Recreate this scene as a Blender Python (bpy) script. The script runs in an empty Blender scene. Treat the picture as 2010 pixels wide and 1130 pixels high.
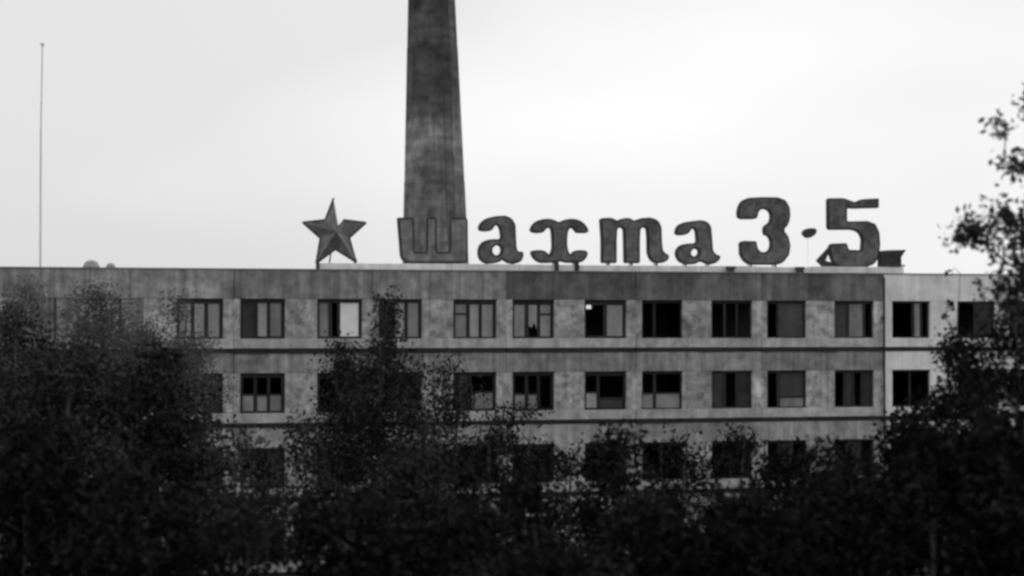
import bpy, bmesh, math, random
import numpy as np

R = math.radians
scene = bpy.context.scene
COL = scene.collection

# ------------------------------------------------------------------ camera
EYE = 10.7
cam_d = bpy.data.cameras.new('camera')
cam = bpy.data.objects.new('camera', cam_d)
COL.objects.link(cam)
cam.location = (0, 0, EYE)
cam.rotation_euler = (R(90 + 1.066), 0, 0)
cam_d.sensor_width = 36
cam_d.lens = 36 * 4300 / 2010
cam_d.clip_start = 0.5
cam_d.clip_end = 20000
cam_d.dof.use_dof = True                    # focused on the sign; the near trees go soft
cam_d.dof.focus_distance = 97
cam_d.dof.aperture_fstop = 0.55
scene.camera = cam

# ------------------------------------------------------------------ sky and sun (overcast)
SUN_EL, SUN_AZ = R(42), R(45)          # to the right and beyond the building
world = bpy.data.worlds.new('World')
scene.world = world
world.use_nodes = True
nt = world.node_tree
nt.nodes.clear()
out = nt.nodes.new('ShaderNodeOutputWorld')
bg = nt.nodes.new('ShaderNodeBackground')
bg.inputs['Strength'].default_value = 0.1
sky = nt.nodes.new('ShaderNodeTexSky')
sky.sky_type = 'NISHITA'
sky.sun_disc = False
sky.sun_elevation = SUN_EL
sky.sun_rotation = SUN_AZ
sky.dust_density = 4.0
bw = nt.nodes.new('ShaderNodeRGBToBW')
nt.links.new(sky.outputs[0], bw.inputs[0])
tc = nt.nodes.new('ShaderNodeTexCoord')
mp = nt.nodes.new('ShaderNodeMapping')
mp.inputs['Scale'].default_value = (1.0, 1.0, 2.6)
mp.inputs['Location'].default_value = (0.98, 3.325, 2.2)
nt.links.new(tc.outputs['Generated'], mp.inputs['Vector'])
n1 = nt.nodes.new('ShaderNodeTexNoise')
n1.inputs['Scale'].default_value = 2.2
n1.inputs['Detail'].default_value = 2.5
n1.inputs['Roughness'].default_value = 0.5
nt.links.new(mp.outputs[0], n1.inputs['Vector'])
mr = nt.nodes.new('ShaderNodeMapRange')
mr.inputs['From Min'].default_value = 0.38
mr.inputs['From Max'].default_value = 0.62
mr.inputs['To Min'].default_value = 9.3
mr.inputs['To Max'].default_value = 12.0
nt.links.new(n1.outputs['Fac'], mr.inputs['Value'])
mx = nt.nodes.new('ShaderNodeMix')
mx.data_type = 'FLOAT'
mx.inputs[0].default_value = 0.28          # how much of the clear sky's brightness shows through the cloud
nt.links.new(mr.outputs[0], mx.inputs[2])
nt.links.new(bw.outputs[0], mx.inputs[3])
nt.links.new(mx.outputs[0], bg.inputs['Color'])
nt.links.new(bg.outputs[0], out.inputs[0])

sun_d = bpy.data.lights.new('sun', 'SUN')
sun_d.energy = 0.6
sun_d.angle = R(25)
sun_d.color = (1, 1, 1)                    # the photograph is black and white
sun = bpy.data.objects.new('sun', sun_d)
COL.objects.link(sun)
sun.rotation_euler = (R(90) - SUN_EL, 0, R(180) - SUN_AZ)
sun.location = (60, 60, 80)

vs = scene.view_settings
vs.view_transform = 'Standard'
vs.look = 'None'
vs.exposure = 0
vs.gamma = 1
vs.use_curve_mapping = False
scene.cycles.filter_width = 3.0            # soft, low-resolution picture
scene.cycles.max_bounces = 6

# ------------------------------------------------------------------ materials (all neutral greys)
def mat(name, base, vary=0.0, scale=1.0, rough=0.85, streak=0.0, objvar=0.0, bump=0.0, stain=None, island=0.0, spec=0.3, translucent=0.0, soot=None, runs=0.0, blotch=None, courses=0.0):
    """Grey material: patchy noise, rain streaks running down, object to object variation, dark stains with their own shape."""
    m = bpy.data.materials.new(name)
    m.use_nodes = True
    t = m.node_tree
    b = t.nodes['Principled BSDF']
    b.inputs['Roughness'].default_value = rough
    b.inputs['Specular IOR Level'].default_value = spec
    L = t.links.new
    def node(k): return t.nodes.new('ShaderNode' + k)
    def math_(op, a, b_):
        n = node('Math'); n.operation = op
        for i, v in enumerate((a, b_)):
            if isinstance(v, (int, float)): n.inputs[i].default_value = v
            else: L(v, n.inputs[i])
        return n.outputs[0]
    c = node('TexCoord').outputs['Object']
    val = None
    def mul(x):
        nonlocal val
        val = x if val is None else math_('MULTIPLY', val, x)
    def rng(v, a, b_, lo=0.3, hi=0.7):
        n = node('MapRange')
        n.inputs['From Min'].default_value = lo; n.inputs['From Max'].default_value = hi
        n.inputs['To Min'].default_value = a; n.inputs['To Max'].default_value = b_
        L(v, n.inputs['Value'])
        return n.outputs[0]
    def noise(sc, detail=6, vec=None, rgh=0.6):
        n = node('TexNoise')
        n.inputs['Scale'].default_value = sc; n.inputs['Detail'].default_value = detail; n.inputs['Roughness'].default_value = rgh
        L(vec if vec is not None else c, n.inputs['Vector'])
        return n.outputs['Fac']
    if vary:
        mul(rng(noise(scale), 1 - vary, 1 + vary))
        mul(rng(noise(scale * 0.27, 3), 1 - vary * 0.7, 1 + vary * 0.7))
    if streak:
        mpn = node('Mapping'); mpn.inputs['Scale'].default_value = (3.2, 3.2, 0.22)
        L(c, mpn.inputs['Vector'])
        mul(rng(noise(1.0, 5, mpn.outputs[0]), 1 - streak, 1 + streak * 0.6, 0.33, 0.66))
    if objvar:
        oi = node('ObjectInfo')
        mul(rng(oi.outputs['Random'], 1 - objvar, 1 + objvar, 0, 1))
    if stain:
        sc, lo, hi, k = stain
        mul(rng(noise(sc, 4), k, 1.0, lo, hi))
    if runs:                                   # narrow dark dribbles
        mpn = node('Mapping'); mpn.inputs['Scale'].default_value = (6.5, 6.5, 0.16)
        L(c, mpn.inputs['Vector'])
        mul(rng(noise(1.0, 3, mpn.outputs[0]), 1.0, 1 - runs, 0.54, 0.68))
    if courses:                                # bands of differently fired brick
        mpn = node('Mapping'); mpn.inputs['Scale'].default_value = (0.35, 0.35, 3.4)
        L(c, mpn.inputs['Vector'])
        mul(rng(noise(1.0, 4, mpn.outputs[0]), 1 - courses, 1 + courses))
    if blotch:                                 # a lime bloom with a ragged rim
        cen, rad, gain = blotch
        vm = node('VectorMath'); vm.operation = 'DISTANCE'
        L(c, vm.inputs[0]); vm.inputs[1].default_value = cen
        e = math_('ADD', vm.outputs['Value'], math_('MULTIPLY', noise(1.6, 5), 1.6))
        mul(rng(e, gain, 1.0, rad * 0.4 + 0.8, rad + 0.8))
    if soot:                                   # soot film above a ragged edge
        z0, z1, k = soot
        sx = node('SeparateXYZ'); L(c, sx.inputs[0])
        e = math_('ADD', sx.outputs['Z'], math_('MULTIPLY', noise(0.9, 5), 4.0))
        mul(rng(e, 1.0, k, z0 + 2.0, z1 + 2.0))
    if island:
        g = node('NewGeometry')
        mul(rng(g.outputs['Random Per Island'], 1 - island, 1 + island, 0, 1))
    if val is None:
        b.inputs['Base Color'].default_value = (base, base, base, 1)
    else:
        v = math_('MULTIPLY', val, base)
        L(v, b.inputs['Base Color'])
    if bump:
        bn = node('Bump'); bn.inputs['Strength'].default_value = bump; bn.inputs['Distance'].default_value = 0.03
        L(noise(scale * 6, 6), bn.inputs['Height'])
        L(bn.outputs[0], b.inputs['Normal'])
    if translucent:
        tr = node('BsdfTranslucent'); tr.inputs['Color'].default_value = (base, base, base, 1)
        ms = node('MixShader'); ms.inputs[0].default_value = translucent
        L(b.outputs[0], ms.inputs[1]); L(tr.outputs[0], ms.inputs[2])
        L(ms.outputs[0], t.nodes['Material Output'].inputs['Surface'])
    return m

M = {}
M['panel'] = mat('weathered_concrete_panel', 0.31, 0.36, 1.9, runs=0.3, streak=0.34, objvar=0.18, bump=0.6, stain=(0.6, 0.36, 0.48, 0.70))
M['parapet'] = mat('weathered_parapet_panel', 0.155, 0.34, 1.7, runs=0.35, streak=0.32, objvar=0.2, bump=0.6, stain=(0.45, 0.40, 0.52, 0.72))
M['spandrel'] = mat('pale_weathered_panel', 0.40, 0.34, 1.9, runs=0.3, streak=0.3, objvar=0.15, bump=0.6, stain=(0.7, 0.36, 0.48, 0.7))
M['pier'] = mat('weathered_plaster_pier', 0.42, 0.46, 2.6, runs=0.25, streak=0.16, objvar=0.2, bump=0.6, stain=(1.5, 0.40, 0.48, 0.62))
M['sillband'] = mat('concrete_sill_band', 0.46, 0.32, 2.2, streak=0.18, objvar=0.1, bump=0.4)
M['ledge'] = mat('dark_sheet_metal_ledge', 0.02, 0.4, 2.5, rough=0.6, objvar=0.25)
M['pale'] = mat('pale_plaster', 0.82, 0.14, 1.4, runs=0.12, streak=0.14, objvar=0.05, bump=0.35, stain=(0.9, 0.33, 0.42, 0.8))
M['coping'] = mat('zinc_coping', 0.22, 0.2, 2.0, rough=0.6, objvar=0.15)
M['inner'] = mat('bare_room_wall', 0.16, 0.2, 1.0)
M['bitumen'] = mat('roofing_felt', 0.06, 0.2, 1.0)
M['frame'] = mat('dark_window_frame', 0.02, 0.3, 4.0, rough=0.6, objvar=0.3)
M['dusty_skylit'] = mat('dusty_skylit_glass', 0.30, 0.16, 2.2, rough=0.35, objvar=0.36, streak=0.2, spec=0.5)  # grey also stands in for sky reflected in and seen through the panes
M['darkglass'] = mat('dark_window_glass', 0.04, 0.3, 2.0, rough=0.12, objvar=0.3, spec=0.25)
M['board'] = mat('grey_plywood', 0.26, 0.2, 3.0, streak=0.15, objvar=0.2)
M['darkboard'] = mat('dark_plywood', 0.065, 0.2, 3.0, streak=0.15, objvar=0.15)
M['white'] = mat('white_painted_board', 0.88, 0.07, 2.0)
M['letter'] = mat('dark_sign_metal', 0.045, 0.3, 2.0, rough=0.6, objvar=0.1, stain=(2.5, 0.3, 0.45, 0.6))
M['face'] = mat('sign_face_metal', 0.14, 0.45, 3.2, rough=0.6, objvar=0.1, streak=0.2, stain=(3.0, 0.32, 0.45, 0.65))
M['face_light'] = mat('pale_face_lit_facet', 0.19, 0.4, 3.0, rough=0.6, objvar=0.1, streak=0.2)  # paler sign metal; on the star it mimics lit facets
M['rust'] = mat('rusty_angle_iron', 0.06, 0.3, 5.0)
M['plinth'] = mat('pale_sign_plinth', 0.8, 0.15, 1.2, streak=0.15, objvar=0.06)
M['mast'] = mat('galvanised_mast', 0.8, 0.1, 1.0, rough=0.5)
M['vent'] = mat('zinc_ventilator', 0.3, 0.15, 3.0, rough=0.5)
M['soil'] = mat('grass_and_soil', 0.04, 0.35, 0.5, bump=0.6)
M['bark'] = mat('bark', 0.09, 0.3, 4.0)
M['leaf'] = mat('dark_foliage', 0.014, 0.55, 0.7, island=0.5, rough=0.9, spec=0.05, objvar=0.3)
M['leaf_mid'] = mat('grey_green_foliage', 0.032, 0.5, 0.7, island=0.5, rough=0.9, spec=0.05, objvar=0.25)
M['leaf_pale'] = mat('misty_feathery_foliage', 0.10, island=0.4, rough=0.75, spec=0.15, objvar=0.15, translucent=0.25)  # paleness stands in for mist over the far-left trees
M['leaf_near'] = mat('glossy_foliage', 0.03, island=0.55, rough=0.7, spec=0.1, objvar=0.15, translucent=0.15)

# ------------------------------------------------------------------ helpers
def obj(name, me, material, parent=None):
    o = bpy.data.objects.new(name, me)
    COL.objects.link(o)
    if material is not None and len(me.materials) == 0:
        me.materials.append(material)
    if parent is not None:
        o.parent = parent
    return o

def tag(o, label=None, cat=None, group=None, kind=None):
    for k, v in (('label', label), ('category', cat), ('group', group), ('kind', kind)):
        if v: o[k] = v
    return o

def thing(name, label, cat, loc=(0, 0, 0), rz=0.0, group=None):
    o = bpy.data.objects.new(name, None)
    COL.objects.link(o)
    o.location = loc
    o.rotation_euler = (0, 0, rz)
    o.empty_display_size = 0.3
    return tag(o, label, cat, group)

class MB:
    """collects shapes into one mesh"""
    def __init__(self): self.v, self.f = [], []
    def box(self, x0, x1, y0, y1, z0, z1, jit=0.0, rnd=None):
        n = len(self.v)
        for z in (z0, z1):
            for x, y in ((x0, y0), (x1, y0), (x1, y1), (x0, y1)):
                if jit:
                    self.v.append((x + rnd.uniform(-jit, jit), y, z + rnd.uniform(-jit, jit)))
                else:
                    self.v.append((x, y, z))
        for q in ((3, 2, 1, 0), (4, 5, 6, 7), (0, 1, 5, 4), (1, 2, 6, 5), (2, 3, 7, 6), (3, 0, 4, 7)):
            self.f.append(tuple(n + i for i in q))
        return self
    def tube(self, p, q, r0, r1, k=6, cap=True):
        p, q = np.array(p, float), np.array(q, float)
        d = q - p; d /= max(np.linalg.norm(d), 1e-9)
        a = np.cross(d, (0, 0, 1.0) if abs(d[2]) < 0.9 else (1.0, 0, 0)); a /= np.linalg.norm(a)
        b = np.cross(d, a)
        n = len(self.v)
        for c, r in ((p, r0), (q, r1)):
            for i in range(k):
                w = 2 * math.pi * i / k
                self.v.append(tuple(c + r * (math.cos(w) * a + math.sin(w) * b)))
        for i in range(k):
            j = (i + 1) % k
            self.f.append((n + i, n + j, n + k + j, n + k + i))
        if cap:
            self.f.append(tuple(n + i for i in reversed(range(k))))
            self.f.append(tuple(n + k + i for i in range(k)))
        return self
    def lathe(self, prof, k=16, cx=0, cy=0):
        n = len(self.v)
        for r, z in prof:
            for i in range(k):
                w = 2 * math.pi * (i + 0.5) / k
                self.v.append((cx + r * math.cos(w), cy + r * math.sin(w), z))
        for s in range(len(prof) - 1):
            for i in range(k):
                j = (i + 1) % k
                a = n + s * k
                self.f.append((a + i, a + j, a + k + j, a + k + i))
        self.f.append(tuple(n + i for i in reversed(range(k))))
        e = n + (len(prof) - 1) * k
        self.f.append(tuple(e + i for i in range(k)))
        return self
    def mesh(self, name, bevel=0.0):
        me = bpy.data.meshes.new(name)
        me.from_pydata(self.v, [], self.f)
        if bevel:
            bm = bmesh.new(); bm.from_mesh(me)
            bmesh.ops.bevel(bm, geom=bm.edges[:], offset=bevel, segments=1, affect='EDGES')
            bm.to_mesh(me); bm.free()
        me.update()
        return me
    def build(self, name, material, parent=None, bevel=0.0):
        return obj(name, self.mesh(name, bevel), material, parent)

def box(name, material, parent, x0, x1, y0, y1, z0, z1, bevel=0.0, jit=0.0, rnd=None):
    return MB().box(x0, x1, y0, y1, z0, z1, jit, rnd).build(name, material, parent, bevel)

def smooth(t): t = min(1, max(0, t)); return t * t * (3 - 2 * t)
def ground_z(x, y):
    return 9.0 * (1 - smooth((y - 4) / 56)) + (0.25 * math.sin(x * 0.21 + 1.3) * math.sin(y * 0.17) if y < 80 else 0.0)

# ------------------------------------------------------------------ ground
xs = np.concatenate([[-6000, -2000, -600, -200], np.arange(-100, 101, 4), [200, 600, 2000, 6000]])
ys = np.concatenate([[-3000, -600, -150, -60], np.arange(-30, 91, 3), [100, 130, 200, 500, 1500, 4000, 9000]])
gv = [(float(x), float(y), ground_z(x, y) if abs(x) <= 100 else ground_z(0, y) * 1.0) for y in ys for x in xs]
nx = len(xs)
gf = [(j * nx + i, j * nx + i + 1, (j + 1) * nx + i + 1, (j + 1) * nx + i) for j in range(len(ys) - 1) for i in range(nx - 1)]
gm = bpy.data.meshes.new('ground'); gm.from_pydata(gv, [], gf)
for p in gm.polygons: p.use_smooth = True
tag(obj('ground', gm, M['soil']), kind='structure')

# ------------------------------------------------------------------ the mine building
TH = R(15.6)
P0 = (0.0, 97.0, 0.0)
B = thing('mine_building', 'long grey abandoned four-storey building with broken windows and a pale right end', 'building', P0, TH)
rnd = random.Random(7)
K0, K1 = -5, 5
def gx(k): return -0.25 + 6.05 * k if k <= 2 else 17.95 + 6.05 * (k - 3)
ROWS = [9.77, 6.57, 3.37, 0.17]           # level of the ledge under each row of windows
SILL, HEAD, TOP = 0.50, 2.22, 13.24
def win_x(k, side):
    o = 0.14 if k >= 3 else 0.0
    a, b = (0.28, 2.22) if side == 'A' else (3.62, 5.60)
    return gx(k) + a + o, gx(k) + b + o
DEPTH = 13.0
for k in range(K0, K1):
    x0, x1 = gx(k), gx(k + 1)
    pale = k >= 3
    pm = M['pale'] if pale else M['panel']
    pr = M['pale'] if pale else M['pier']
    sb = M['pale'] if pale else M['sillband']
    j = 0.012
    box('parapet_panel', M['pale'] if pale else M['parapet'] if k >= 0 else M['panel'], B, x0 + j, x1 - j, 0, 0.3, ROWS[0] + HEAD, TOP, 0.008)
    box('coping', M['coping'], B, x0 + 0.005, x1 - 0.005, -0.05, 0.36, TOP + 0.003, TOP + 0.045)
    for r, S in enumerate(ROWS):
        if r < 3:
            box('spandrel_panel', pm if r == 0 or pale else M['spandrel'], B, x0 + j, x1 - j, 0, 0.3, ROWS[r + 1] + HEAD, S - 0.115, 0.008)
        else:
            box('base_panel', pm, B, x0 + j, x1 - j, 0, 0.3, -0.3, S - 0.115, 0.008)
        box('sill_band', sb, B, x0 + j, x1 - j, -0.02, 0.32, S + 0.085, S + SILL, 0.008)
        xa = x0 + 0.004
        while xa < x1 - 0.05:
            xb = min(xa + rnd.uniform(0.9, 3.2), x1 - 0.004)
            dz, dh = rnd.uniform(-0.02, 0.02), rnd.uniform(-0.03, 0.02)
            box('ledge', M['ledge'], B, xa, xb - rnd.choice((0.0, 0.01, 0.05)), -0.05 + rnd.uniform(-.025, .02), 0.25, S - 0.10 - dh + dz, S + 0.06 + dz, 0, 0.008, rnd)
            xa = xb
        za, zb = S + SILL + 0.002, S + HEAD - 0.002
        a0, a1 = win_x(k, 'A'); b0, b1 = win_x(k, 'B')
        d = 0.006 if pale else 0.012
        box('pier', pr, B, x0 + 0.002, a0, d, 0.34, za, zb, 0.006)
        box('pier', pr, B, a1, b0, d, 0.34, za, zb, 0.006)
        box('pier', pr, B, b1, x1 - 0.002, d, 0.34, za, zb, 0.006)
    # rooms behind
    for r in range(4):
        S = ROWS[r]
        box('floor_slab', M['inner'], B, x0 + 0.01, x1 - 0.01, 0.36, DEPTH - 0.32, S - 0.32, S - 0.1)
    box('roof_slab', M['bitumen'], B, x0, x1, 0.36, DEPTH, 12.75, 13.0)
    if k != 1: box('partition', M['inner'], B, x0 - 0.06, x0 + 0.06, 0.4, DEPTH - 0.4, 0.0, 12.7)
    # rear wall, with one broken opening that lets the sky through the top-floor room
    hole = (7.38, 7.81, 11.71, 12.12)
    if k == 1:
        a, b, c, e = hole
        box('rear_wall', M['inner'], B, x0, a, DEPTH - 0.3, DEPTH, 0, 12.74)
        box('rear_wall', M['inner'], B, b, x1, DEPTH - 0.3, DEPTH, 0, 12.74)
        box('rear_wall', M['inner'], B, a, b, DEPTH - 0.3, DEPTH, 0, c)
        box('rear_wall', M['inner'], B, a, b, DEPTH - 0.3, DEPTH, e, 12.74)
    else:
        box('rear_wall', M['inner'], B, x0, x1, DEPTH - 0.3, DEPTH, 0, 12.74)
for x in (gx(K0), gx(K1)):
    box('end_wall', M['panel'], B, x - 0.3, x - 0.02, 0.02, DEPTH, 0, TOP - 0.02) if x < 0 else box('end_wall', M['pale'], B, x + 0.02, x + 0.3, 0.02, DEPTH, 0, TOP - 0.02)

# added dark pipe, stands in for the shadowed gap where the pale end begins
dp = MB().tube((gx(3) - 0.08, -0.19, 0.2), (gx(3) - 0.08, -0.19, TOP - 0.15), 0.05, 0.05, 8).build('gap_line_pipe', M['ledge'], B)
for z in (1.6, 4.8, 8.0, 11.2):
    box('bracket', M['rust'], dp, gx(3) - 0.15, gx(3) - 0.01, -0.2, 0.02, z, z + 0.05)

# windows: columns of (width share, content)
WIN = {
 (0,-5,'B'): 'F', (0,-4,'A'): 'F', (0,-4,'B'): 'F', (0,-3,'A'): 'F', (0,-3,'B'): 'g g g',
 (0,-2,'A'): 'k g g', (0,-2,'B'): 'b:.28 o:.2 w:.52', (0,-1,'A'): 'k g g', (0,-1,'B'): 'gt g g',
 (0,0,'A'): 'g gb gt', (0,0,'B'): 'o:.52 g:.48', (0,1,'A'): 'o:.32 o:.68', (0,1,'B'): 'o o o',
 (0,2,'A'): 'o:.28 d:.72', (0,2,'B'): 'd:.36 b:.46 o:.18', (0,3,'A'): 'o:.6 b:.24 o:.16', (0,3,'B'): 'o k',
 (1,-3,'B'): 'k hg k', (1,-2,'A'): 'hg hb hg', (1,-2,'B'): 'o hb', (1,-1,'A'): 'o k o', (1,-1,'B'): 'k:.4 hb:.6',
 (1,0,'A'): 'hg hg o', (1,0,'B'): 'hw:.33 lb:.67', (1,1,'A'): 'hb:.33 hw:.67', (1,1,'B'): 'k o k',
 (1,2,'A'): 'o:.3 dl:.7', (1,2,'B'): 'o k o k', (1,3,'A'): 'o o', (1,3,'B'): 'o k',
}
def window(r, k, side):
    S = ROWS[r]
    x0, x1 = win_x(k, side)
    z0, z1 = S + SILL + 0.01, S + HEAD - 0.01
    spec = WIN.get((r, k, side)) or rnd.choice(['o k o', 'k o', 'hg o k', 'o o', 'k hb'])
    cols = []
    for t in spec.split():
        c, _, w = t.partition(':')
        cols.append((c, float(w) if w else None))
    n = len(cols)
    if any(w is None for _, w in cols):
        cols = [(c, 1.0 / n) for c, w in cols]
    tot = sum(w for _, w in cols)
    if spec == 'F':                            # boarded over flush with the wall
        w = MB().box(x0 + 0.01, x1 - 0.01, 0.05, 0.09, z0, z1).build('window', M['panel'], B)
        box('batten', M['frame'], w, (x0 + x1) / 2 - 0.04, (x0 + x1) / 2 + 0.04, 0.03, 0.048, z0 + 0.02, z1 - 0.02)
        return w
    F = 0.13 if k < 1 else 0.08; ya, yb = 0.17, 0.25
    x0 += 0.004; x1 -= 0.004
    fm = MB()
    FT, FB = F * rnd.uniform(1.1, 1.7), F * rnd.uniform(0.5, 0.8)
    jx = lambda: rnd.uniform(-0.02, 0.02)
    fm.box(x0, x1, ya, yb, z0, z0 + FB, 0.006, rnd).box(x0, x1, ya, yb, z1 - FT, z1, 0.006, rnd)
    fm.box(x0, x0 + F + jx(), ya, yb, z0 + FB, z1 - FT).box(x1 - F + jx(), x1, ya, yb, z0 + FB, z1 - FT)
    w = fm.build('window', M['frame'], B)
    ix0, ix1 = x0 + F, x1 - F
    iz0, iz1 = z0 + FB, z1 - FT
    x = ix0
    for i, (c, s) in enumerate(cols):
        xe = x + (ix1 - ix0) * s / tot
        if i < n - 1:
            box('mullion', M['frame'], w, xe - 0.07 + jx(), xe + 0.07 + jx(), ya + 0.003, yb - 0.003, iz0, iz1, 0, 0.012, rnd)
        a = x + (0.075 if i else 0); b = xe - (0.075 if i < n - 1 else 0)
        y = 0.205 + rnd.uniform(-.01, .01)
        zm = iz0 + (iz1 - iz0) * rnd.uniform(0.42, 0.52)
        def pane(mname, za, zb, nm='pane'):
            box(nm, M[mname], w, a, b, y, y + 0.012, za, zb)
        if c == 'g': pane('dusty_skylit', iz0, iz1)
        elif c == 'k': pane('darkglass', iz0, iz1)
        elif c == 'b': pane('board', iz0, iz1, 'board')
        elif c == 'd': pane('darkboard', iz0, iz1, 'board')
        elif c == 'w': pane('white', iz0, iz1, 'board')
        elif c == 'gt':
            zt = iz1 - 0.42
            box('transom', M['frame'], w, a, b, ya + 0.003, yb - 0.003, zt - 0.04, zt + 0.04)
            pane('dusty_skylit', iz0, zt - 0.04); pane('dusty_skylit', zt + 0.04, iz1)
        elif c == 'gb':          # bottom broken out, jagged
            m = MB()
            zs = [iz0 + 0.55, iz0 + 0.38, iz0 + 0.62, iz0 + 0.3]
            xs_ = [a + (b - a) * t for t in (0, .35, .7, 1)]
            for q in range(3):
                nn = len(m.v)
                m.v += [(xs_[q], y, zs[q]), (xs_[q + 1], y, zs[q + 1]), (xs_[q + 1], y, iz1), (xs_[q], y, iz1),
                        (xs_[q], y + .012, zs[q]), (xs_[q + 1], y + .012, zs[q + 1]), (xs_[q + 1], y + .012, iz1), (xs_[q], y + .012, iz1)]
                m.f += [tuple(nn + e for e in q4) for q4 in ((0, 1, 2, 3), (7, 6, 5, 4), (0, 4, 5, 1))]
            m.build('pane', M['dusty_skylit'], w)
        elif c in ('hg', 'hb', 'hw', 'lb', 'dl'):
            if c == 'lb': zm = iz0 + 0.42
            if c == 'dl': zm = iz0 + 0.45
            box('transom', M['frame'], w, a, b, ya + 0.003, yb - 0.003, zm - 0.035, zm + 0.035)
            pane({'hg': 'dusty_skylit', 'hb': 'board', 'hw': 'dusty_skylit', 'lb': 'darkboard', 'dl': 'board'}[c], iz0, zm - 0.035, 'pane' if c == 'hg' else 'board')
            if c == 'dl': pane('darkboard', zm + 0.035, iz1, 'board')
        x = xe
    return w
for k in range(K0, K1):
    for r in range(4):
        for s in 'AB':
            window(r, k, s)

# ------------------------------------------------------------------ roof: plinth, letters, star
def roof_point(x, y, z=0.0):
    c, s = math.cos(TH), math.sin(TH)
    return (P0[0] + x * c - y * s, P0[1] + x * s + y * c, z)

pl = thing('sign_plinth', 'low pale concrete plinth along the roof edge under the big letters', 'plinth', roof_point(0, 0), TH)
x = -8.6
while x < 19.2:
    e = min(x + rnd.uniform(2.6, 3.3), 19.3)
    box('plinth_block', M['plinth'], pl, x + 0.01, e - 0.01, 0.68, 1.2, 13.0, 13.57 + rnd.uniform(-.03, .02), 0.015)
    x = e

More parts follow.
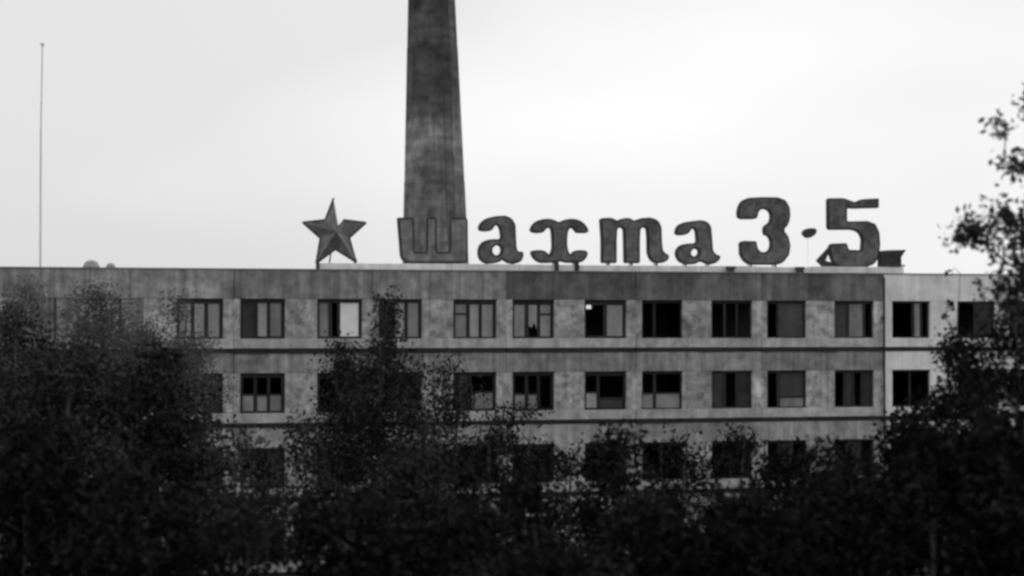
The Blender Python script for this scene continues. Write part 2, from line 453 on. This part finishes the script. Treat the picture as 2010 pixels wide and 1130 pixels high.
GLYPH = {
'a1': [[(-1.33,15.14),(-1.26,15.38),(-0.97,15.62),(-0.58,15.72),(-0.09,15.76),(0.22,15.64),(0.39,15.37),(0.41,14.84),(0.44,14.31),(0.52,14.13),(0.71,14.17),(0.78,14.01),(0.69,13.75),(0.49,13.62),(0.09,13.60),(-0.10,13.71),(-0.21,13.78),(-0.40,13.65),(-0.76,13.59),(-1.10,13.63),(-1.29,13.82),(-1.35,14.11),(-1.28,14.41),(-1.07,14.61),(-0.70,14.71),(-0.29,14.68),(-0.30,15.01),(-0.40,15.31),(-0.57,15.31),(-0.66,15.12),(-0.85,15.03),(-1.22,15.04)], [(-0.69,14.24),(-0.59,14.39),(-0.36,14.43),(-0.26,14.24),(-0.32,14.02),(-0.53,13.96),(-0.66,14.07)]],
'x': [[(1.06,15.05),(1.15,15.33),(1.38,15.54),(1.75,15.65),(2.12,15.63),(2.43,15.48),(2.71,15.62),(3.05,15.67),(3.43,15.59),(3.69,15.38),(3.84,15.10),(3.69,15.01),(3.25,15.01),(3.10,15.21),(2.96,15.25),(2.84,15.10),(2.80,14.69),(2.82,14.33),(2.90,14.09),(3.01,14.05),(3.11,14.20),(3.39,14.26),(3.75,14.22),(3.78,14.01),(3.58,13.74),(3.30,13.66),(2.80,13.66),(2.44,13.74),(2.06,13.65),(1.57,13.64),(1.29,13.77),(1.09,14.08),(1.17,14.21),(1.57,14.24),(1.81,14.17),(1.92,14.03),(2.05,14.10),(2.11,14.38),(2.09,14.86),(2.06,15.18),(1.95,15.24),(1.81,15.18),(1.69,15.01),(1.38,14.97)]],
't': [[(4.36,15.67),(4.55,15.72),(4.93,15.73),(5.18,15.59),(5.43,15.71),(5.75,15.74),(6.00,15.60),(6.32,15.73),(6.76,15.77),(7.14,15.65),(7.30,15.34),(7.32,14.68),(7.36,14.27),(7.49,14.14),(7.67,14.05),(7.63,13.85),(7.39,13.70),(7.01,13.67),(6.76,13.82),(6.63,14.13),(6.62,14.79),(6.59,15.24),(6.44,15.33),(6.29,15.23),(6.26,14.78),(6.26,13.67),(5.52,13.67),(5.50,14.78),(5.48,15.22),(5.32,15.31),(5.18,15.22),(5.15,14.77),(5.15,13.67),(4.43,13.66),(4.43,14.76)]],
'a2': [[(7.95,15.09),(8.07,15.42),(8.42,15.57),(8.86,15.64),(9.25,15.68),(9.56,15.59),(9.71,15.37),(9.76,14.82),(9.80,14.29),(9.93,14.11),(10.19,14.04),(10.10,13.84),(9.89,13.69),(9.57,13.63),(9.31,13.75),(9.15,13.78),(8.92,13.65),(8.48,13.63),(8.14,13.76),(7.98,14.07),(8.02,14.32),(8.22,14.53),(8.61,14.61),(8.99,14.60),(8.99,14.93),(8.93,15.27),(8.75,15.28),(8.64,15.07),(8.35,14.96),(8.04,14.97)], [(8.70,14.20),(8.85,14.37),(9.07,14.34),(9.12,14.15),(8.94,13.99),(8.76,14.04)]],
'3': [[(11.00,15.87),(11.02,16.23),(11.19,16.58),(11.55,16.74),(12.20,16.78),(12.99,16.79),(13.39,16.65),(13.59,16.33),(13.62,15.91),(13.52,15.52),(13.27,15.28),(13.52,14.97),(13.62,14.56),(13.55,14.12),(13.27,13.78),(12.98,13.65),(11.61,13.64),(11.33,13.79),(11.13,14.11),(11.11,14.66),(11.27,14.75),(11.94,14.74),(11.98,14.43),(12.13,14.25),(12.39,14.22),(12.61,14.38),(12.65,14.73),(12.52,14.99),(12.31,15.03),(12.28,15.34),(12.39,15.50),(12.59,15.60),(12.66,15.95),(12.53,16.18),(12.28,16.24),(12.05,16.15),(11.98,15.81),(11.81,15.75),(11.14,15.74)]],
'dot': [[(14.22,15.14),(14.35,15.31),(14.63,15.39),(14.94,15.35),(14.91,15.11),(14.64,14.93),(14.42,14.91)]],
'5': [[(15.48,16.78),(16.30,16.80),(16.63,16.69),(16.90,16.61),(17.20,16.76),(18.09,16.82),(18.08,16.36),(17.23,16.33),(16.90,16.31),(16.47,16.33),(16.47,15.71),(17.50,15.75),(17.91,15.61),(18.11,15.22),(18.15,14.67),(18.08,14.05),(17.83,13.72),(17.36,13.55),(16.15,13.54),(15.79,13.72),(15.63,14.03),(15.56,14.52),(15.66,14.67),(16.46,14.70),(16.54,14.39),(17.19,14.38),(17.23,14.90),(17.09,15.20),(16.76,15.32),(15.49,15.30)]],
'sh': [[(-5.01,15.60),(-4.26,15.61),(-4.24,14.09),(-3.71,14.10),(-3.71,15.62),(-3.23,15.62),(-3.22,14.10),(-2.66,14.11),(-2.66,15.63),(-1.82,15.64),(-1.80,13.73),(-1.93,13.62),(-4.65,13.59),(-4.86,13.84),(-4.94,14.78)]],
'brokenL': [[(14.94,13.87),(15.52,14.46),(15.92,13.78),(15.95,13.54),(15.25,13.58)], [(15.39,13.87),(15.55,14.21),(15.79,13.78)]],
'brokenR': [[(18.14,14.35),(18.57,14.39),(19.43,14.41),(19.18,14.06),(19.19,13.56),(18.14,13.55)]],
}
SIGN_Y = 0.9
def glyph_mesh(name, rings, cx, half, inset=0.0, smooth_=True):
    cu = bpy.data.curves.new(name, 'CURVE')
    cu.dimensions = '2D'; cu.fill_mode = 'BOTH'; cu.extrude = half; cu.offset = -inset
    cu.bevel_depth = 0.0
    for ring in rings:
        s = cu.splines.new('POLY')
        s.points.add(len(ring) - 1)
        for p, (x, z) in zip(s.points, ring): p.co = (x - cx, z, 0, 1)
        s.use_cyclic_u = True
    tmp = bpy.data.objects.new('tmp', cu)
    me = bpy.data.meshes.new_from_object(tmp)
    bpy.data.objects.remove(tmp)
    bpy.data.curves.remove(cu)
    # stand it up: curve x,y,z -> x, -z, y
    for v in me.vertices: v.co = (v.co.x, -v.co.z, v.co.y)
    me.materials.clear()
    me.name = name
    return me
def round_ring(ring, n=1):
    """one pass of corner cutting, so traced outlines bend like cut sheet metal"""
    for _ in range(n):
        o = []
        for i in range(len(ring)):
            a, b = ring[i], ring[(i + 1) % len(ring)]
            L = math.hypot(b[0] - a[0], b[1] - a[1])
            t = 0.25 if L < 0.42 else 0.07
            o.append((a[0] + (b[0] - a[0]) * t, a[1] + (b[1] - a[1]) * t))
            o.append((b[0] + (a[0] - b[0]) * t, b[1] + (a[1] - b[1]) * t))
        ring = o
    return ring
LET = [
 ('sh', 'dark three-stemmed capital letter standing before the foot of the chimney', [-4.6, -3.4, -2.2]),
 ('a1', 'dark lowercase letter a just right of the chimney', [-0.9, 0.3]),
 ('x', 'dark curly letter x between the letter a and the letter like m', [2.25, 3.2]),
 ('t', 'dark three-legged letter like m in the middle of the roof sign', [4.8, 5.9, 7.1]),
 ('a2', 'dark lowercase letter a just left of the big numeral three', [8.5, 9.6]),
 ('3', 'dark big numeral 3 on the roof edge', [11.7, 12.9]),
 ('5', 'dark big numeral 5 at the right end of the roof sign', [16.1, 17.5]),
]
for key, lab, legs in LET:
    rings = [round_ring(r) for r in GLYPH[key]]
    xs_ = [p[0] for p in rings[0]]; zs_ = [p[1] for p in rings[0]]
    cx = (min(xs_) + max(xs_)) / 2
    t = thing('sign_letter' if key not in '35' else 'sign_numeral', lab, 'letter' if key not in '35' else 'numeral', roof_point(cx, SIGN_Y, 0), TH, 'big dark letters of the roof sign')
    bo = obj('casing', glyph_mesh('casing', rings, cx, 0.11), M['letter'], t)
    fm = glyph_mesh('face', rings, cx, 0.012, 0.09)
    for v in fm.vertices: v.co.y -= 0.115
    obj('face', fm, M['face_light'] if key == 'sh' else M['face'], t)
    zb = min(zs_)
    for lx in legs:
        m = MB()
        m.box(lx - cx - 0.04, lx - cx + 0.04, -0.03, 0.05, 13.45, zb + 0.25)
        m.build('leg', M['rust'], t)
        m = MB().tube((lx - cx, 0.17, zb + 0.45), (lx - cx, 0.55, 13.0), 0.03, 0.03, 4)
        m.build('brace', M['rust'], t)

    if key == 'x':
        for lx in legs:
            MB().box(lx - cx - 0.09, lx - cx + 0.09, -0.33, -0.24, 13.0, zb + 0.12).build('strut', M['letter'], t)
d = GLYPH['dot'][0]
cx = sum(p[0] for p in d) / len(d)
t = thing('sign_dot', 'small dark dot hung between the two big numerals', 'dot', roof_point(cx, SIGN_Y, 0), TH)
obj('plate', glyph_mesh('plate', [round_ring(d)], cx, 0.12), M['letter'], t)
MB().tube((0, 0.14, 13.0), (0, 0.14, 15.2), 0.008, 0.008, 5).build('post', M['mast'], t)

t = thing('sign_wreck', 'bent triangular sheet frame leaning at the foot of the numeral 5', 'scrap', roof_point(15.5, SIGN_Y, 0), TH)
me = glyph_mesh('frame', GLYPH['brokenL'], 15.5, 0.07)
obj('frame', me, M['letter'], t)
t = thing('sign_box', 'dark broken sheet box on the roof right of the numeral 5', 'scrap', roof_point(18.8, SIGN_Y, 0), TH)
me = glyph_mesh('casing', GLYPH['brokenR'], 18.8, 0.2)
obj('casing', me, M['letter'], t)
MB().box(-0.6, 0.55, -0.235, -0.205, 13.62, 13.7).box(-0.6, 0.4, -0.235, -0.205, 14.15, 14.22).build('batten', M['rust'], t)
MB().box(-0.66, 0.4, -0.1, 0.1, 13.0, 13.56).build('base', M['rust'], t)
for bx, bw_ in ((10.55, 0.3), (13.95, 0.28)):
    t = tag(MB().box(-bw_ / 2, bw_ / 2, -0.1, 0.12, 13.0, 13.52, 0.03, rnd).box(-bw_ / 2 - .05, bw_ / 2 + .04, -0.14, 0.16, 13.45, 13.56).build('cable_box', M['rust']),
            {10.55: 'small dark block on the roof edge left of the numeral 3', 13.95: 'small dark block on the roof edge below the dot'}[bx], 'block')
    t.location = roof_point(bx, 0.48, 0); t.rotation_euler = (0, 0, TH)

# five-pointed star of folded sheet facets, the right-hand facet of its top arm torn
sc_ = (-7.82, 14.93)
outer = [(-7.85, 16.42), (-6.40, 15.36), (-6.85, 13.62), (-8.62, 13.55), (-9.22, 15.33)]
inner = []
for i in range(5):
    a, b = outer[i], outer[(i + 1) % 5]
    mxp = ((a[0] + b[0]) / 2, (a[1] + b[1]) / 2)
    dx, dz = mxp[0] - sc_[0], mxp[1] - sc_[1]
    inner.append((sc_[0] + dx * 0.56, sc_[1] + dz * 0.56))
st = thing('roof_star', 'dark five-pointed metal star left of the chimney with a torn top arm', 'star', roof_point(sc_[0], SIGN_Y, 0), TH)
def P(p, y): return (p[0] - sc_[0], y, p[1])
for i in range(5):
    for q, inn in ((0, inner[i]), (1, inner[i - 1])):
        for sgn in (-1, 1):
            m = MB()
            tip, cen = P(outer[i], 0), P(sc_, 0.42 * sgn)
            iv = P(inn, 0)
            if i == 0 and q == 0:            # torn: only a strip beside the ridge is left
                tip2 = tuple(tip[k] + (cen[k] - tip[k]) * 0.08 for k in range(3))
                iv2 = tuple(cen[k] + (iv[k] - cen[k]) * 0.35 for k in range(3))
                pts = [tip2, cen, iv2]
            else:
                pts = [tip, cen, iv]
            off = 0.02 * sgn
            m.v = [pts[0], pts[1], pts[2]] + [(p[0], p[1] - off, p[2]) for p in pts]
            m.f = [(0, 1, 2), (5, 4, 3), (0, 3, 4, 1), (1, 4, 5, 2), (2, 5, 3, 0)]
            me = m.mesh('facet')
            bm = bmesh.new(); bm.from_mesh(me); bmesh.ops.recalc_face_normals(bm, faces=bm.faces[:]); bm.to_mesh(me); bm.free()
            obj('facet', me, M['face_light'] if (i + q) % 2 else M['face'], st)  # shading of the folds put into the colour, lighter and darker by turns
for i in range(5):
    a, b, c = P(outer[i], 0), P(inner[i], 0), P(inner[i - 1], 0)
    MB().tube(a, c, 0.045, 0.045, 4).build('edge_rib', M['rust'], st)
    if i != 0: MB().tube(a, b, 0.045, 0.045, 4).build('edge_rib', M['rust'], st)
MB().box(-0.86, -0.72, -0.36, -0.26, 13.0, 13.72).build('leg', M['rust'], st)
MB().box(0.88, 1.0, -0.06, 0.06, 13.45, 13.75).build('leg', M['rust'], st)
MB().tube((0, 0.3, 14.8), (0, 1.5, 13.0), 0.035, 0.035, 5).build('brace', M['rust'], st)

# thin mast and two roof ventilators at the left
t = thing('roof_mast', 'tall thin pale mast rising from the roof at far left', 'mast', roof_point(-20.1, 6, 13.0), TH)
MB().tube((0, 0, 0), (0.0, 0, 6.6), 0.05, 0.042, 8).build('lower_tube', M['mast'], t)
MB().tube((0, 0, 6.6), (0.05, 0, 10.3), 0.036, 0.03, 8).build('upper_tube', M['mast'], t)
MB().lathe([(0.03, 10.3), (0.09, 10.32), (0.09, 10.42), (0.02, 10.46)], 10, 0.05, 0).build('truck_cap', M['mast'], t)
MB().box(-0.2, 0.2, -0.2, 0.2, -0.02, 0.05).build('base_plate', M['mast'], t)
for vx, vh, vr, lab in ((-17.95, 0.74, 0.38, 'larger left pale ventilator cowl peeping over the roof edge'), (-17.1, 0.62, 0.24, 'smaller right pale ventilator cowl peeping over the roof edge')):
    t = thing('roof_ventilator', lab, 'ventilator', roof_point(vx, 5, 13.0), TH)
    MB().lathe([(vr * .6, 0), (vr * .6, vh * .55)], 14).build('duct', M['vent'], t)
    MB().lathe([(vr, vh * .5), (vr, vh * .62), (vr * .7, vh * .9), (vr * .2, vh)], 14).build('cowl', M['vent'], t)

# ------------------------------------------------------------------ chimney behind the building
M['brick'] = mat('sooty_chimney_brick', 0.20, 0.5, 1.5, streak=0.22, courses=0.25, bump=0.8, stain=(0.45, 0.38, 0.52, 0.7), soot=(21.0, 22.8, 0.5), blotch=((-0.3, -1.4, 20.6), 1.7, 1.7), runs=0.2)
ch = thing('chimney', 'tall tapering sooty brick factory chimney rising behind the roof sign', 'chimney', roof_point(0.88, 17, 0))
ch.rotation_euler = (0, R(-0.93), 0)       # it leans a little
def cr(z): return 1.665 + (16.6 - z) * 0.037
segs = [(0, 6.0), (6.0, 12.5), (12.5, 18.3), (18.3, 25.3), (25.3, 32.0), (32.0, 38.5)]
for i, (a, b) in enumerate(segs):
    o = MB().lathe([(cr(a) - 0.0, a), (cr(b) + 0.012, b)], 12).build('shaft_section', M['brick'], ch)
MB().lathe([(cr(38.5), 38.5), (cr(38.5) + .2, 38.9), (cr(38.5) + .2, 39.6), (cr(38.5) - .1, 39.8)], 12).build('crown_ring', M['brick'], ch)
lad = MB()
la = R(-62)
for s in (-0.2, 0.2):
    lad.tube(((cr(1) + .12) * math.cos(la) - s * math.sin(la), (cr(1) + .12) * math.sin(la) + s * math.cos(la), 1), ((cr(39) + .22) * math.cos(la) - s * math.sin(la), (cr(39) + .22) * math.sin(la) + s * math.cos(la), 39), 0.02, 0.02, 4)
for i in range(100):
    z = 1.2 + i * 0.378
    r_ = cr(z) + 0.13
    lad.tube((r_ * math.cos(la) + .2 * math.sin(la), r_ * math.sin(la) - .2 * math.cos(la), z), (r_ * math.cos(la) - .2 * math.sin(la), r_ * math.sin(la) + .2 * math.cos(la), z), 0.012, 0.012, 3, False)
lad.build('ladder', M['rust'], ch)

# ------------------------------------------------------------------ trees
def mesh_np(name, v, f4):
    """quads from numpy arrays"""
    me = bpy.data.meshes.new(name)
    nv, nf = len(v), len(f4)
    me.vertices.add(nv); me.vertices.foreach_set('co', np.asarray(v, np.float32).ravel())
    me.loops.add(nf * 4); me.loops.foreach_set('vertex_index', np.asarray(f4, np.int32).ravel())
    me.polygons.add(nf)
    me.polygons.foreach_set('loop_start', np.arange(nf, dtype=np.int32) * 4)
    me.update(calc_edges=True)
    return me

def width_at(shape, h):
    if shape == 'round': return np.sin(np.pi * np.clip(h, 0.0, 1) ** 0.75) ** 0.65
    if shape == 'spire': return np.where(h < 0.55, 0.8 + 0.2 * np.sin(h / .55 * np.pi), np.maximum(0.9 * ((1 - h) / .45) ** 1.5, 0.07))
    if shape == 'tall': return np.sin(np.pi * (0.12 + 0.88 * h) ** 0.9) ** 0.5
    return np.clip(1 - h ** 2.4, 0, 1) ** 0.6        # shrub

def tree(name, label, x, y, ztop, hw, zcrown, shape, density, leaf, sigma, material, seed, per=26, cat='tree', group=None, boughs=(), clump=9):
    rg = np.random.default_rng(seed)
    gz = ground_z(x, y) - 0.1
    H = ztop - gz
    t = thing(name, label, cat, (x, y, gz), 0, group)
    c0 = max(zcrown - gz, 0.4)
    CH = H - c0
    n = int(max(12, density * hw * 2 * CH * 1.6))
    # clump centres
    ph = rg.uniform(0, 6.28, 6)
    h = rg.uniform(0, 1, n * 6)
    w = width_at(shape, h)
    h = h[rg.uniform(0, 1, len(h)) < w ** 1.3 * 0.95 + 0.05][:n]
    w = width_at(shape, h)
    ang = rg.uniform(0, 2 * np.pi, len(h))
    lobes = 0.86 + 0.2 * np.sin(2 * ang + ph[0] + h * 5) * np.sin(h * 11 + ph[1]) + 0.16 * np.sin(3 * ang + ph[2] - h * 9) + 0.10 * np.sin(7 * ang + h * 23 + ph[3])
    rr = hw * w * np.sqrt(rg.uniform(0.05, 1, len(h))) * lobes
    C = np.stack([rr * np.cos(ang), rr * np.sin(ang), c0 + h * CH - 0.12], 1)
    if clump and len(C) > 30:                  # gather the twigs into boughs, leaving gaps between them
        nb = max(10, int(len(C) / clump))
        hubs = C[rg.choice(len(C), nb, replace=False)]
        D = np.linalg.norm(C[:, None] - hubs[None], axis=2)
        near = hubs[np.argmin(D, 1)]
        C = near + (C - near) * np.array([0.62, 0.62, 0.45]) + rg.normal(0, 0.05, C.shape)
    for dx, dz, rx, rz, nc in boughs:           # side boughs
        q = rg.normal(0, 1, (nc, 3)); q /= np.linalg.norm(q, axis=1, keepdims=True)
        q *= rg.uniform(0, 1, (nc, 1)) ** 0.45
        C = np.vstack([C, q * (rx, rx, rz) + (dx, 0, dz - gz)])
    # skeleton: trunk nodes then each clump joins its nearest node
    lean = rg.normal(0, 0.03, 2)
    tz = np.linspace(0, c0 + CH * 0.9, 9)
    nodes = [np.array([lean[0] * z + 0.05 * math.sin(z * 1.3 + ph[4]), lean[1] * z + 0.05 * math.sin(z * 1.1 + ph[5]), z]) for z in tz]
    par = [-1] + list(range(8))
    order = np.argsort(np.hypot(C[:, 0], C[:, 1]) + 0.2 * (C[:, 2] - c0))
    for i in order:
        A = np.array(nodes)
        dd = np.linalg.norm(A - C[i], axis=1) + 0.9 * np.maximum(A[:, 2] - C[i, 2] + 0.25, 0) + np.where(np.arange(len(A)) < 2, 50, 0)
        j = int(np.argmin(dd))
        mid = (nodes[j] + C[i]) / 2 + rg.normal(0, 0.06, 3) + (0, 0, 0.04)
        nodes.append(mid); par.append(j)
        nodes.append(C[i]); par.append(len(nodes) - 2)
    N = len(nodes)
    load = np.ones(N) * 0.3
    for i in range(N - 1, 0, -1): load[par[i]] += load[i]
    rad = 0.010 * load ** 0.42
    rad *= min(1.0, 0.028 * H / max(rad[0], 1e-6)) if rad[0] > 0.028 * H else 1.0
    trunk = MB()
    for i in range(1, N):
        k = 8 if i < 9 else 4
        trunk.tube(nodes[par[i]], nodes[i], min(rad[par[i]], rad[i] * 1.6) if i >= 9 else rad[par[i]] * (1.3 if i == 1 else 1), rad[i], k, False)
    trunk.build('trunk', M['bark'], t)
    # leaves
    nl = len(C) * per
    cen = np.repeat(C, per, 0) + np.clip(rg.normal(0, sigma, (nl, 3)), -1.9 * sigma, 1.9 * sigma) * np.array([1, 1, 0.8])
    d = rg.normal(0, 1, (nl, 3)); d[:, 2] -= 0.35
    d /= np.linalg.norm(d, axis=1, keepdims=True)
    s = np.cross(d, rg.normal(0, 1, (nl, 3))); s /= np.linalg.norm(s, axis=1, keepdims=True)
    nn = np.cross(d, s)
    ln = leaf * rg.uniform(0.6, 1.35, (nl, 1)); wd = ln * rg.uniform(0.22, 0.36, (nl, 1))
    v = np.empty((nl, 4, 3))
    v[:, 0] = cen - d * ln * 0.5
    v[:, 1] = cen + s * wd + nn * wd * 0.35
    v[:, 2] = cen + d * ln * 0.5
    v[:, 3] = cen - s * wd + nn * wd * 0.35
    crown = mesh_np('crown', v.reshape(-1, 3), np.arange(nl * 4).reshape(-1, 4))
    obj('crown', crown, material, t)
    return t

TREES = [
 ('feathery_tree', 'pale feathery tree at the left edge just right of the picture border', -17.28, 77.0, 12.67, 1.97, 6.13, 'round', 9, 0.11, 0.36, 'leaf_pale', 34),
 ('feathery_tree', 'pale feathery tree reaching highest at the far left before the roof edge', -14.23, 76.0, 12.29, 2.92, 6.19, 'round', 12, 0.11, 0.34, 'leaf_pale', 36),
 ('leafy_tree', 'dark leafy tree at the left picture edge', -15.87, 70.0, 11.60, 2.44, 5.73, 'round', 7, 0.15, 0.3, 'leaf_mid', 24),
 ('feathery_tree', 'thin feathery tree before the leftmost top-floor windows with frames', -12.24, 78.0, 11.97, 2.27, 6.07, 'round', 9, 0.11, 0.34, 'leaf_pale', 32),
 ('bushy_tree', 'broad dark bushy tree below the mast', -12.28, 60.0, 10.56, 2.51, 5.05, 'round', 9, 0.18, 0.28, 'leaf_mid', 26),
 ('bushy_tree', 'dark bushy tree below the third and fourth windows from the left', -10.02, 62.0, 10.48, 2.16, 4.86, 'round', 9, 0.18, 0.28, 'leaf_mid', 26),
 ('leafy_tree', 'low leafy tree left of the spire-shaped tree, under the second-floor windows', -7.22, 58.0, 8.61, 1.48, 4.83, 'round', 6, 0.15, 0.3, 'leaf_mid', 24),
 ('leafy_tree', 'low leafy tree close to the left foot of the spire-shaped tree', -6.37, 66.0, 8.09, 1.69, 4.02, 'round', 6, 0.15, 0.3, 'leaf_mid', 24),
 ('spire_tree', 'dark spire-shaped tree left of centre covering the white boarded window corner', -4.15, 72.0, 11.96, 1.93, 4.76, 'spire', 9, 0.15, 0.24, 'leaf_mid', 28),
 ('young_tree', 'narrow young tree touching the left side of the spire-shaped tree', -5.73, 74.0, 10.61, 1.07, 5.28, 'round', 10, 0.14, 0.26, 'leaf_mid', 26),
 ('thin_tree', 'thin airy tree right of the spire-shaped tree before the second-floor wall', -2.21, 76.0, 9.73, 1.77, 5.13, 'round', 7, 0.14, 0.28, 'leaf_mid', 22),
 ('thin_tree', 'thin low tree before the second-floor windows below the chimney', 0.28, 79.0, 8.40, 1.75, 4.55, 'round', 5, 0.14, 0.28, 'leaf', 22),
 ('bushy_tree', 'dark bushy tree straight below the chimney', -2.17, 55.0, 8.27, 1.66, 4.50, 'round', 9, 0.18, 0.28, 'leaf_mid', 26),
 ('bushy_tree', 'dark bushy tree below the letter a beside the chimney', -0.36, 52.0, 8.22, 1.45, 4.83, 'round', 9, 0.18, 0.28, 'leaf', 26),
 ('thin_tree', 'thin tree with wall showing through below the curly letter x', 1.71, 70.0, 7.36, 1.55, 2.97, 'round', 6, 0.14, 0.28, 'leaf', 22),
 ('bushy_tree', 'low dark bushy tree below the letter like m', 2.67, 56.0, 8.36, 1.43, 4.38, 'round', 9, 0.18, 0.28, 'leaf', 26),
 ('leafy_tree', 'dark leafy tree below the letter a left of the numeral 3', 4.84, 64.0, 7.95, 1.49, 3.48, 'round', 7, 0.15, 0.3, 'leaf', 24),
 ('leafy_tree', 'small dark leafy tree below the left half of the numeral 3', 6.68, 66.0, 8.09, 1.15, 3.26, 'round', 7, 0.15, 0.28, 'leaf', 24),
 ('leafy_tree', 'round-topped dark tree below the gap between the two numerals', 7.86, 62.0, 8.10, 1.23, 3.71, 'round', 9, 0.15, 0.28, 'leaf', 26),
 ('bushy_tree', 'low dark bushy tree below the numeral 5', 8.10, 54.0, 8.19, 1.38, 4.61, 'round', 9, 0.18, 0.28, 'leaf', 26),
 ('leafy_tree', 'dark leafy tree at the foot of the pale end of the building', 10.39, 58.0, 9.01, 1.21, 4.16, 'round', 10, 0.19, 0.28, 'leaf', 26),
 ('bushy_tree', 'dense black-green tree covering the lower pale end of the building', 11.46, 56.0, 10.70, 1.76, 4.38, 'round', 11, 0.15, 0.28, 'leaf', 28),
 ('tall_tree', 'tall open-crowned tree at the right picture edge reaching into the sky', 11.71, 46.0, 16.32, 1.39, 7.12, 'tall', 3.6, 0.16, 0.18, 'leaf_near', 14),
 ('bushy_tree', 'dense dark tree at the right edge under the tall open-crowned tree', 11.40, 50.0, 11.22, 1.74, 5.06, 'round', 9, 0.15, 0.28, 'leaf', 28),
 ('sapling', 'spindly sapling with few leaves before the pale wall between two windows', 11.35, 57.0, 12.46, 0.13, 9.18, 'tall', 10, 0.16, 0.06, 'leaf', 6),
 ('foreground_shrub', 'foreground shrub in the bottom left corner', -9.67, 44.0, 8.60, 2.05, 5.02, 'round', 10, 0.19, 0.28, 'leaf', 26),
 ('foreground_shrub', 'foreground shrub second from the bottom left corner', -7.35, 43.0, 8.25, 1.80, 5.15, 'round', 10, 0.19, 0.28, 'leaf', 26),
 ('foreground_shrub', 'foreground shrub below the low trees left of the spire-shaped tree', -5.23, 42.0, 7.72, 1.37, 5.28, 'round', 7, 0.15, 0.28, 'leaf', 26),
 ('foreground_shrub', 'foreground shrub below the spire-shaped tree', -3.25, 43.0, 7.85, 1.60, 5.15, 'round', 10, 0.19, 0.28, 'leaf', 26),
 ('foreground_shrub', 'foreground shrub at the bottom below the chimney', -1.19, 41.0, 7.60, 1.43, 5.41, 'round', 10, 0.19, 0.28, 'leaf', 26),
 ('foreground_shrub', 'foreground shrub at the bottom below the curly letter x', 0.70, 40.0, 7.30, 1.40, 5.54, 'round', 10, 0.19, 0.28, 'leaf', 26),
 ('foreground_shrub', 'foreground shrub at the bottom below the letter a left of the numeral 3', 2.69, 42.0, 7.53, 1.47, 5.28, 'round', 10, 0.19, 0.28, 'leaf', 26),
 ('foreground_shrub', 'foreground shrub at the bottom between the numeral 3 and the letter beside it', 4.43, 41.0, 7.79, 1.43, 5.41, 'round', 10, 0.19, 0.28, 'leaf', 26),
 ('foreground_shrub', 'foreground shrub at the bottom below the big numeral 5', 6.55, 43.0, 7.95, 1.50, 5.15, 'round', 10, 0.19, 0.28, 'leaf', 26),
 ('foreground_shrub', 'foreground shrub second from the bottom right corner', 8.16, 42.0, 8.80, 1.47, 5.28, 'round', 10, 0.19, 0.28, 'leaf', 26),
 ('foreground_shrub', 'foreground shrub in the bottom right corner', 9.49, 41.0, 9.41, 1.43, 5.41, 'round', 10, 0.19, 0.28, 'leaf', 26),
]
# boughs of the tall tree: offset, height, radius, half height, clumps
TALL_BOUGHS = [(-1.25, 12.75, 1.0, 0.62, 44), (-2.1, 12.68, 0.42, 0.18, 11), (-1.1, 14.15, 0.5, 0.25, 8), (-1.45, 15.02, 0.25, 0.16, 4),
               (-0.85, 15.50, 0.35, 0.3, 4), (-1.15, 11.35, 0.9, 0.60, 26), (-0.60, 13.4, 0.4, 0.3, 7), (-0.55, 12.0, 0.8, 0.8, 45)]
for i, (nm, lab, x, y, zt, hw, zc, shp, den, leaf, sig, mt, per) in enumerate(TREES):
    lobes = TALL_BOUGHS if nm == 'tall_tree' else ()
    tree(nm, lab, x, y, zt, hw, zc, shp, den, leaf, sig, M[mt], 100 + i, per, 'tree' if 'tree' in nm or 'sapling' in nm else 'shrub', None, lobes, 0 if nm in ('spire_tree', 'sapling', 'young_tree') else 9)
